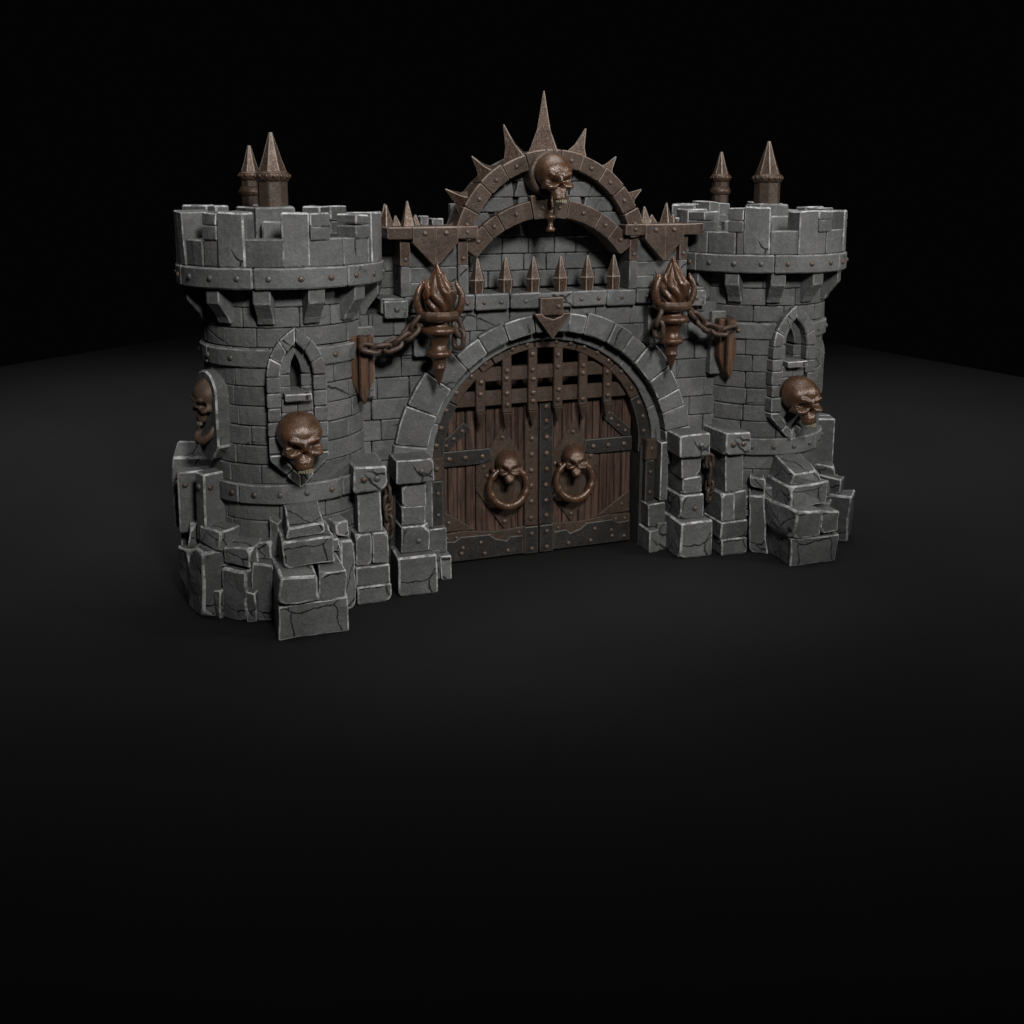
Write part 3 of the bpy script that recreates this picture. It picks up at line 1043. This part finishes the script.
# ------------------------------------------------------------------ portcullis
mb = MB()
for z0, z1 in ((1.935, 2.115), (2.225, 2.395)):
    hw = math.sqrt(max(.01, 1.29 ** 2 - ((z0 + z1) / 2 - IA[1]) ** 2))
    for (a, b) in ((-hw, -.47), (-.465, .17), (.175, .51), (.515, hw)):
        box(mb, a, b, -.115 + random.uniform(-.006, .006), -.055, z0, z1, 'rusty_iron', 'rust', .010, .004)
port = mb.build('portcullis', castle)
for i in range(6):
    x = -.805 + 1.63 * i / 5
    mb = MB()
    ztop = IA[1] + math.sqrt(1.29 ** 2 - x * x)
    w = .058
    zl = 1.875 + random.uniform(-.03, .01)
    prism(mb, [(x - w, zl), (x + w, zl), (x + w, ztop), (x - w, ztop)], -.165, -.10, 'rusty_iron', 'rust', .010)
    spike(mb, (x, -.132, zl), (x + random.uniform(-.01, .01), -.132, zl - .215), .058 * 1.36, 'rusty_iron', 'rust', sides=4, bev=.006)
    for z in (1.96, 2.09, 2.25, 2.36, 2.52):
        if z < ztop - .06 and random.random() < .9:
            rivet(mb, (x + random.uniform(-.008, .008), -.167, z + random.uniform(-.02, .02)), (0, -1, 0), .034)
    mb.build('portcullis_bar', port)

# ------------------------------------------------------------------ arrow shaped plate on the keystone
mb = MB()
prism(mb, [(-.04 - .14, 3.235), (-.04 - .14, 3.035), (-.04 + .14, 3.035), (-.04 + .14, 3.235)][::-1], -.49, -.36, 'rust', 'rust_edge', .010)
bm_poly = [(-.26, 3.055), (-.04, 2.76), (.185, 3.055), (.10, 3.055), (.06, 3.02), (-.04, 2.985), (-.14, 3.02), (-.18, 3.055)]
prism(mb, bm_poly, -.52, -.40, 'rust', 'rust_edge', .010)
rivet(mb, (.04, -.493, 3.13), (0, -1, 0), .028)
mb.build('arrow_plate', castle)

# ------------------------------------------------------------------ stone posts in front of the gate wall
def post(s, x0, x1, yf, inner):
    mb = MB()
    def b(dx0, dx1, y0, z0, z1, mat='stone', edge='stone_bright_edge', bev=.015, top=.98, jit=.010):
        a, c_ = sorted((s * (x0 + dx0), s * (x1 - dx1)))
        box(mb, a, c_, y0, -.22, z0, z1, mat, edge, bev, jit, top, rough=.008)
    if inner:
        b(0, -.02, yf - .08, 0, .46, 'stone_cracked', bev=.02)
        b(.05, .05, yf + .03, .465, .77, 'stone_cracked')
        b(.085, .07, yf + .07, .775, .98); b(.07, .085, yf + .075, .985, 1.26)
        rivet(mb, (s * (x0 + x1) / 2 + .03, yf + .03 - .003, .60), (0, -1, 0), .03)
    else:
        b(-.02, 0, yf - .02, 0, .20, 'stone_cracked', bev=.018); b(-.02, 0, yf - .0, .205, .42, 'stone_cracked', bev=.018)
        b(.0, .19, yf + .03, .425, .78); b(.17, 0, yf + .035, .425, .78)
        b(.05, .05, yf + .07, .785, 1.26)
    P = mb.build('stone_post', castle)
    mb = MB()
    a, c_ = sorted((s * x0, s * x1))
    box(mb, a, c_, yf, -.22, 1.265, 1.535, 'stone', 'stone_bright_edge', .016, .012, .97, rough=.007)
    rivet(mb, (s * (x0 + x1) / 2 + .07, yf - .004, 1.40), (0, -1, 0), .036)
    if not inner:
        rivet(mb, (s * (x0 + x1) / 2 - .07, yf - .004, 1.40), (0, -1, 0), .036)
    mb.build('post_cap', P)
for s in (-1, 1):
    post(s, 1.53, 1.955, -.75, True)
    post(s, 2.085, 2.44, -.86, False)
# low walling between the posts
for s in (-1, 1):
    mb = MB()
    a, b = sorted((s * 1.9, s * 2.15))
    box(mb, a, b, -.42, -.22, 0, 1.30, 'stone_core', None, 0)
    mb.build('recess_wall', castle)

# ------------------------------------------------------------------ upper pillars with brown caps
def pillar(s):
    mb = MB()
    X = lambda a, b: sorted((s * a, s * b))
    a, b = X(1.0, 1.77)
    box(mb, a, b, -.22, .3, 3.29, 3.925, 'stone_core', None, 0)
    for z0, z1 in ((3.29, 3.43), (3.435, 3.60), (3.605, 3.915)):
        a, b = X(1.115, 1.655)
        if z1 < 3.5:
            m = (a + b) / 2 + random.uniform(-.1, .1)
            box(mb, a, m - .004, -.275, -.15, z0, z1, 'stone', 'stone_edge', .010, .004)
            box(mb, m + .004, b, -.285, -.15, z0, z1, 'stone', 'stone_edge', .010, .004)
        else:
            box(mb, a, b, -.28, -.15, z0, z1, 'stone', 'stone_edge', .010, .004)
    for (u, v) in ((1.0, 1.11), (1.66, 1.77)):
        a, b = X(u, v)
        box(mb, a, b, -.345, .28, 3.288, 3.618, 'stone', 'stone_edge', .012, .005)
        box(mb, a, b, -.345, .28, 3.622, 3.922, 'rust', 'rust_edge', .010, .004)
        rivet(mb, ((a + b) / 2, -.348, 3.70), (0, -1, 0), .025)
    P = mb.build('upper_pillar', castle)
    mb = MB()
    for (u, v) in ((.905, 1.135), (1.14, 1.65), (1.655, 1.93)):
        a, b = X(u, v)
        box(mb, a, b, -.43, .30, 3.925, 4.055, 'rust', 'rust_edge', .011, .005)
    rivet(mb, (s * 1.03, -.433, 3.99), (0, -1, 0), .024)
    mb.build('pillar_cap', P)
    mb = MB()
    cx = s * 1.40
    prism(mb, [(cx - .255, 4.05), (cx - .003, 4.05), (cx - .003, 3.615), (cx - .255, 3.88)], -.46, -.30, 'rust', 'rust_edge', .009)
    prism(mb, [(cx + .003, 4.05), (cx + .255, 4.05), (cx + .255, 3.88), (cx + .003, 3.615)], -.46, -.30, 'rust', 'rust_edge', .009)
    for dx in (-.12, .12): rivet(mb, (cx + dx, -.463, 3.985), (0, -1, 0), .03)
    mb.build('shield_plate', P)
    sp = ((-1.90, .05, .15), (-1.87, -.08, .27), (-1.82, .2, .28), (-1.73, .0, .14), (-1.62, -.1, .32), (-1.50, .05, .15)) if s < 0 else (
        (1.10, -.1, .28), (1.23, .05, .11), (1.36, .0, .23), (1.49, .06, .12), (1.62, -.05, .28), (1.76, .05, .12))
    for (x, y, h) in sp:
        mb = MB()
        spike(mb, (x, y, 4.05), (x + random.uniform(-.02, .02), y, 4.05 + h), .095 if h > .2 else .075, sides=5, bev=.007, rot=.5)
        mb.build('cap_spike', P)
    for (x0, x1, y0, y1, h) in (((-1.45, -1.36, .0, .15, .11), (-1.31, -1.18, .02, .2, .08)) if s < 0 else ((1.74, 1.9, .1, .25, .06), (1.00, 1.2, -.22, .02, .055))):
        mb = MB()
        box(mb, x0, x1, y0, y1, 4.05, 4.05 + h, 'rust' if h < .06 else 'stone', 'stone_bright_edge' if h > .055 else 'rust_edge', .012, .006)
        mb.build('cap_stone', P)
for s in (-1, 1): pillar(s)

# ------------------------------------------------------------------ arched gable over the gate
UA = (0.0, 3.715)      # centre of the upper arch
LA = (0.0, 3.05)       # centre of the lower arch
mb = MB()
n = 24
up = [(1.03 * math.sin(R(a)), UA[1] + 1.03 * math.cos(R(a))) for a in [-82 + 164 * i / n for i in range(n + 1)]]
lo = [(1.24 * math.sin(R(a)), LA[1] + 1.24 * math.cos(R(a))) for a in [52 - 104 * i / n for i in range(n + 1)]]
prism(mb, up + lo, -.14, .10, 'stone_core', None, 0)
# masonry between the arches, bricks clipped to the space between two circles
nz = 6
zz = [3.86, 4.02, 4.20, 4.37, 4.55, 4.72]
random.seed(5)
for z0, z1 in zip(zz[:-1], zz[1:]):
    x = -1.05
    while x < 1.05:
        xe = min(1.05, x + random.uniform(.24, .42))
        if 1.05 - xe < .12: xe = 1.05
        sk = random.uniform(-.05, .05)
        poly = [(x + .005, z0 + .005), (xe - .005, z0 + .005), (xe - .005 + sk, z1 - .005), (x + .005 + sk, z1 - .005)]
        mx, mz = sum(p[0] for p in poly) / 4, sum(p[1] for p in poly) / 4
        L = math.hypot(mx - UA[0], mz - UA[1]); nx, nz_ = (mx - UA[0]) / L, (mz - UA[1]) / L
        poly = clip_half(poly, (-nx, -nz_), -(nx * UA[0] + nz_ * UA[1] + 1.02))
        if poly:
            L = math.hypot(mx - LA[0], mz - LA[1]); nx, nz_ = (mx - LA[0]) / L, (mz - LA[1]) / L
            poly = clip_half(poly, (nx, nz_), nx * LA[0] + nz_ * LA[1] + 1.24)
        if len(poly) > 2 and area(poly) > .003:
            prism(mb, poly, -.215 + random.uniform(-.012, .012), -.10, 'stone', 'stone_edge', .010)
        x = xe
gable = mb.build('arched_gable', castle)
mb = MB()
js = [-80, -62, -46.5, -31.5, -16.5, -4, 5, 18, 33.5, 48.5, 63, 80]
for i, (a0, a1) in enumerate(zip(js[:-1], js[1:])):
    y0 = -.40 + random.uniform(-.01, .01)
    ro = 1.185 + random.uniform(-.012, .012)
    voussoir(mb, UA[0], UA[1], 1.0, ro, a0 + .3, a1 - .3, y0, -.02, 'rust', 'rust_edge', .012)
    am = R((a0 + a1) / 2)
    rivet(mb, (UA[0] + 1.085 * math.sin(am), y0 - .003, UA[1] + 1.085 * math.cos(am)), (0, -1, 0), .028)
# stone outer rib behind the brown blocks
for a0, a1 in zip(range(-80, 80, 20), range(-60, 81, 20)):
    voussoir(mb, UA[0], UA[1], 1.02, 1.17 + random.uniform(-.01, .02), a0 + .25, a1 - .25, -.02, .12, 'stone', 'stone_bright_edge', .012)
mb.build('upper_arch', gable)
mb = MB()
js = [-54, -39, -30, -11, 0, 10, 29, 40, 54]
for i, (a0, a1) in enumerate(zip(js[:-1], js[1:])):
    y0 = -.33 + random.uniform(-.008, .008)
    wide = .015 if i in (3, 4) else 0
    voussoir(mb, LA[0], LA[1], 1.10 - wide, 1.30 + wide * 4, a0 + .25, a1 - .25, y0 - wide, -.0, 'rust' if i not in (3, 4) else 'rusty_iron', 'rust_edge', .010)
    for f in ((.25, .78) if a1 - a0 > 20 else (.5,)):
        am = R(a0 + (a1 - a0) * f)
        rivet(mb, (LA[0] + 1.205 * math.sin(am), y0 - wide - .003, LA[1] + 1.205 * math.cos(am)), (0, -1, 0), .028)
mb.build('lower_arch', gable)
for (a, L, w) in ((-2, .72, .235), (-20, .42, .18), (18, .39, .185), (-39, .29, .165), (38, .27, .16), (-59, .31, .175), (59, .28, .17), (-76, .25, .12), (76, .25, .12)):
    mb = MB()
    d = Vector((math.sin(R(a)), 0, math.cos(R(a))))
    b0 = Vector((UA[0], -.2, UA[1])) + d * 1.155
    lean = Vector((random.uniform(-.02, .02), 0, random.uniform(-.02, .02)))
    spike(mb, b0, b0 + d * L + lean, w, sides=4, bev=.007, rot=.35, waist=[(1, 0), (.46, .34), (.27, .6), (0, 1)])
    mb.build('arch_spike', gable)
# skull on a round boss with a hanging pendant
mb = MB()
Mx = Matrix.Translation((-.045, -.33, 4.625)) @ Matrix.Rotation(R(90), 4, 'X')
lathe(mb, [(.262, -.2), (.262, .10), (.235, .125), (.0, .125)], (0, 0, 0), 'rusty_iron', seg=32, smooth=False, M=Mx, edge='rust', bev=.012)
mb.build('skull_boss', gable)
skull('skull_ornament', gable, (-.055, -.55, 4.575), (.50, .48, .58), tilt=R(-8), rz=R(4))
mb = MB()
lathe(mb, [(.0, 0), (.052, .0), (.058, .03), (.032, .06), (.026, .11), (.036, .13), (.066, .15), (.066, .18), (.03, .20), (.036, .26), (.045, .32), (.03, .37), (.03, .44), (0, .45)], (-.06, -.46, 3.985), 'bronze', seg=14)
mb.build('pendant', gable)

# ------------------------------------------------------------------ wedge shaped brackets that hold the chains
for s in (-1, 1):
    mb = MB()
    cx, y = s * 2.26, -.56
    # a half hexagon column with a pointed foot
    w = .125
    M = Matrix.Translation((cx, 0, 0))
    prism(mb, [(-w, 2.43), (-w * .36, 2.26), (-w * .36, 2.90), (-w, 2.90)], y + .02, -.25, 'bracket_wood', 'bracket_wood', .012, M=M)
    prism(mb, [(-w * .34, 2.25), (0.01, 2.15), (w * .5, 2.27), (w * .5, 2.90), (-w * .34, 2.90)], y - .035, -.25, 'bracket_wood', 'rust', .014, M=M)
    prism(mb, [(w * .52, 2.275), (w, 2.43), (w, 2.90), (w * .52, 2.90)], y + .02, -.25, 'bracket_wood', 'bracket_wood', .012, M=M)
    B = mb.build('chain_bracket', castle)
    mb = MB()
    box(mb, cx - .16, cx + .16, -.42, -.22, 2.20, 2.985, 'stone', 'stone_edge', .014, .006)
    mb.build('bracket_plate', B)
    # back plate for the torch
    mb = MB()
    prism(mb, [(s * 1.44 - .215, 2.62), (s * 1.44 + .215, 2.62), (s * 1.44 + .215, 3.08), (s * 1.44 - .215, 3.08)], -.43, -.28, 'stone', 'stone_edge', .016)
    prism(mb, [(s * 1.44 - .05, 2.95), (s * 1.44 + .05, 2.95), (s * 1.44 + .05, 3.02), (s * 1.44 - .05, 3.02)], -.60, -.40, 'iron', 'iron_edge', .01)
    mb.build('torch_plate', castle)

# ================================================================== wall torches
TZ = 2.315
def torch(s):
    x, y = s * 1.43, -.63
    t = empty('wall_torch', (x, y, TZ),
              ('brown wall torch with metal flames left of the gate arch, one orange glint coloured in' if s < 0 else
               'brown wall torch with all brown metal flames right of the gate arch'),
              'torch', 'torches on the gate wall')
    mb = MB()
    lathe(mb, [(0, 0), (.018, .04), (.052, .15), (.072, .205), (.078, .212), (.070, .22), (.074, .245), (.066, .26), (.078, .30), (.088, .325),
               (.13, .34), (.145, .37), (.13, .405), (.09, .42), (.098, .50), (.125, .575), (.135, .583), (.188, .60), (.198, .63), (.188, .662), (.13, .675),
               (.128, .70), (.135, .76), (0, .76)], (x, y, TZ), 'bronze', seg=28)
    mb.build('handle', t)
    mb = MB()
    lathe(mb, [(.12, .72), (.20, .735), (.235, .765), (.24, .81), (.225, .835), (.20, .85), (.17, .82), (.0, .80)], (x, y, TZ), 'bronze', seg=11, smooth=False, edge='rust', bev=.008)
    mb.build('bowl', t)
    for i in range(4):
        a = R((-78, 78, 145, -145)[i])
        mb = MB()
        pts, rad = [], []
        prof = [(.20, .80), (.235, .86), (.255, .93), (.258, 1.0), (.235, 1.07), (.205, 1.13), (.195, 1.17)]
        for k, (r, z) in enumerate(prof):
            pts.append((x + r * math.sin(a), y - r * math.cos(a), TZ + z))
            rad.append((.042, .045, .042, .038, .034, .026, .008)[k])
        tube(mb, pts, rad, 'bronze', seg=8)
        mb.build('prong', t)
    # flame: twisted lobes drawn up into tongues
    mb = MB()
    bm = bmesh.new()
    seg, nr = 60, 34
    rings = []
    for i in range(nr + 1):
        u = i / nr
        if u < .42: r = .175 * math.sin(PI * (.22 + .28 * u / .42))
        else: r = .175 * max(0.02, 1 - (u - .42) / .58) ** 1.05
        z = .83 + .50 * u
        cx = .02 * math.sin(u * 5)
        ring = []
        for k in range(seg):
            a = 2 * PI * k / seg
            lob = abs(math.sin(3.5 * (a + u * 1.6 + .5 * math.sin(u * 4))))
            rr = r * (.74 + .34 * lob ** .7)
            ring.append(bm.verts.new((x + cx + rr * math.sin(a), y - rr * math.cos(a), TZ + z + .05 * math.sin(a * 2 + 1) * u)))
        rings.append(ring)
    for A, B in zip(rings[:-1], rings[1:]):
        for k in range(seg):
            bm.faces.new((A[k], A[(k + 1) % seg], B[(k + 1) % seg], B[k]))
    bm.faces.new(rings[0]); bm.faces.new(rings[-1])
    mb.add(bm, 'bronze', smooth=True)
    def tongue(dx, dy, z0, z1, bend, r, mat='bronze'):
        pts, rad = [], []
        for k in range(9):
            u = k / 8
            pts.append((x + dx + bend * math.sin(u * PI * .9) + .02 * math.sin(u * 6), y + dy, TZ + z0 + (z1 - z0) * u))
            rad.append(r * (1 - u) ** .8 + .003)
        tube(mb, pts, rad, mat, seg=10)
    tongue(0, 0, 1.12, 1.375, .02, .075)
    tongue(.08, -.02, 1.02, 1.25, .02, .06)
    tongue(-.09, -.03, .98, 1.18, -.015, .06)
    tongue(.0, -.09, .98, 1.2, .03, .055)
    mb.build('flame', t)
    if s < 0:
        mb = MB()  # thin strand whose orange colour stands for a glint on the brown flame
        tube(mb, [(x - .15 + .018 * math.sin(k * 1.1), y - .10, TZ + .99 + .034 * k) for k in range(8)], [.012, .016, .018, .017, .015, .012, .008, .003], 'glint_orange')
        o = mb.build('flame_glint', t)
        o['label'] = 'thin orange strand, a glint on the flame put into colour'
    return t
m_, nt_, bs_ = new_mat('glint_orange')
_co = coords(nt_)
_n = noise_tex(nt_, _co, 12, 3, .6)
nt_.links.new(ramp(nt_, _n, [(.3, (.11, .036, .014)), (.7, (.22, .075, .028))]).outputs[0], bs_.inputs['Base Color'])
bs_.inputs['Roughness'].default_value = .45
for s in (-1, 1): torch(s)

# ================================================================== chains
def link_mesh(L, W, r, mat):
    mb = MB()
    pts = []
    n = 8
    h = L / 2 - W / 2
    for k in range(n + 1):
        a = -PI / 2 + PI * k / n
        pts.append((h + W / 2 * math.cos(a), W / 2 * math.sin(a), 0))
    for k in range(n + 1):
        a = PI / 2 + PI * k / n
        pts.append((-h + W / 2 * math.cos(a), W / 2 * math.sin(a), 0))
    tube(mb, pts, r, mat, seg=9, closed=True)
    me = bpy.data.meshes.new('link')
    mb.bm.to_mesh(me); mb.bm.free()
    me.materials.append(MATS[mat])
    return me

CH = link_mesh(.205, .112, .029, 'rust')
CH2 = link_mesh(.17, .085, .022, 'rusty_iron')

def chain(label, pts, me, pitch, group, loc, cat='chain', spin0=0):
    t = empty('chain', loc, label, cat, group)
    P = [Vector(p) for p in pts]
    seg = [(b - a).length for a, b in zip(P[:-1], P[1:])]
    tot = sum(seg)
    n = max(2, int(round(tot / pitch)))
    def at(d):
        for a, b, L in zip(P[:-1], P[1:], seg):
            if d <= L: return a + (b - a) * (d / L), (b - a).normalized()
            d -= L
        return P[-1], (P[-1] - P[-2]).normalized()
    for i in range(n):
        p, d = at((i + .5) * tot / n)
        q = d.to_track_quat('X', 'Z').to_matrix().to_4x4()
        o = bpy.data.objects.new('link', me)
        COL.objects.link(o)
        o.parent = t
        o.matrix_local = Matrix.Translation(p - Vector(loc)) @ q @ Matrix.Rotation(R(45 + 90 * (i % 2) + spin0 + random.uniform(-14, 14)), 4, 'X')
    return t

def sag(a, b, s, n=16):
    a, b = Vector(a), Vector(b)
    return [a + (b - a) * (i / n) + Vector((0, 0, -s * 4 * (i / n) * (1 - i / n))) for i in range(n + 1)]

for s in (-1, 1):
    chain('rusty chain slung from the left torch to the brown bracket by the left tower' if s < 0 else
          'rusty chain slung from the right torch to the brown bracket by the right tower',
          sag((s * 2.25, -.64, 2.80), (s * 1.62, -.66, 3.08), .13), CH, .135, 'chains slung from the torches', (s * 2.25, -.64, 2.80))
    chain('short loose chain end dangling from the gate side of the left torch' if s < 0 else 'short loose chain end dangling from the gate side of the right torch',
          [(s * 1.25, -.70, 3.03), (s * 1.21, -.70, 2.93), (s * 1.225, -.70, 2.78)], CH, .125, 'short chain ends below the torches', (s * 1.23, -.70, 3.05))
    chain('dark rusty chain hanging between the two stone posts left of the doors' if s < 0 else 'dark rusty chain hanging between the two stone posts right of the doors',
          [(s * 2.02, -.60, 1.20), (s * 2.03, -.62, .95), (s * 2.015, -.62, .66)], CH2, .115, 'chains hanging between the stone posts', (s * 2.02, -.60, 1.20))

# ================================================================== light and camera
w = bpy.data.worlds.new('World')
scene.world = w
w.use_nodes = True
bgn = w.node_tree.nodes['Background']
bgn.inputs[0].default_value = (1, 1, 1, 1)
bgn.inputs[1].default_value = .0010

def spot(name, loc, target, energy, cone, blend, soft, col=(1, 1, 1)):
    L = bpy.data.lights.new(name, 'SPOT')
    L.energy = energy
    L.spot_size = R(cone)
    L.spot_blend = blend
    L.shadow_soft_size = soft
    L.color = col
    o = bpy.data.objects.new(name, L)
    COL.objects.link(o)
    o.location = loc
    d = Vector(target) - Vector(loc)
    o.rotation_euler = d.to_track_quat('-Z', 'Y').to_euler()
    return o

spot('key_lamp', (-1.2, -15.0, 12.0), (-.5, .4, 3.65), 7900, 36, .42, 1.5, (1, .99, .975))
spot('side_lamp', (12.5, -9.0, 8.0), (0, 0, 2.9), 2500, 34, .5, .8, (1, .985, .96))
L = bpy.data.lights.new('overhead_softbox', 'AREA')     # wide soft light above and behind the model
L.shape = 'RECTANGLE'
L.size, L.size_y = 28, 15
L.spread = R(64)
L.energy = 1000
o = bpy.data.objects.new('overhead_softbox', L)
COL.objects.link(o)
o.location = (1.5, 5.2, 15.0)
o.rotation_euler = (0, 0, -.30)

cam = bpy.data.cameras.new('camera')
co = bpy.data.objects.new('camera', cam)
COL.objects.link(co)
co.location = (-4.244, -11.123, 4.463)
yaw, pit = .336, .172
co.rotation_euler = (PI / 2 - pit, 0, -yaw)
cam.sensor_width = 36
cam.lens = 36 * 1001.08 / 1024
cam.shift_y = -(512 - 362.73) / 1024
cam.clip_end = 200
scene.camera = co

scene.render.engine = 'CYCLES'
scene.render.resolution_x = 1024
scene.render.resolution_y = 1024
vs = scene.view_settings
vs.view_transform = 'Standard'
vs.look = 'None'
vs.exposure = 0
vs.gamma = 1
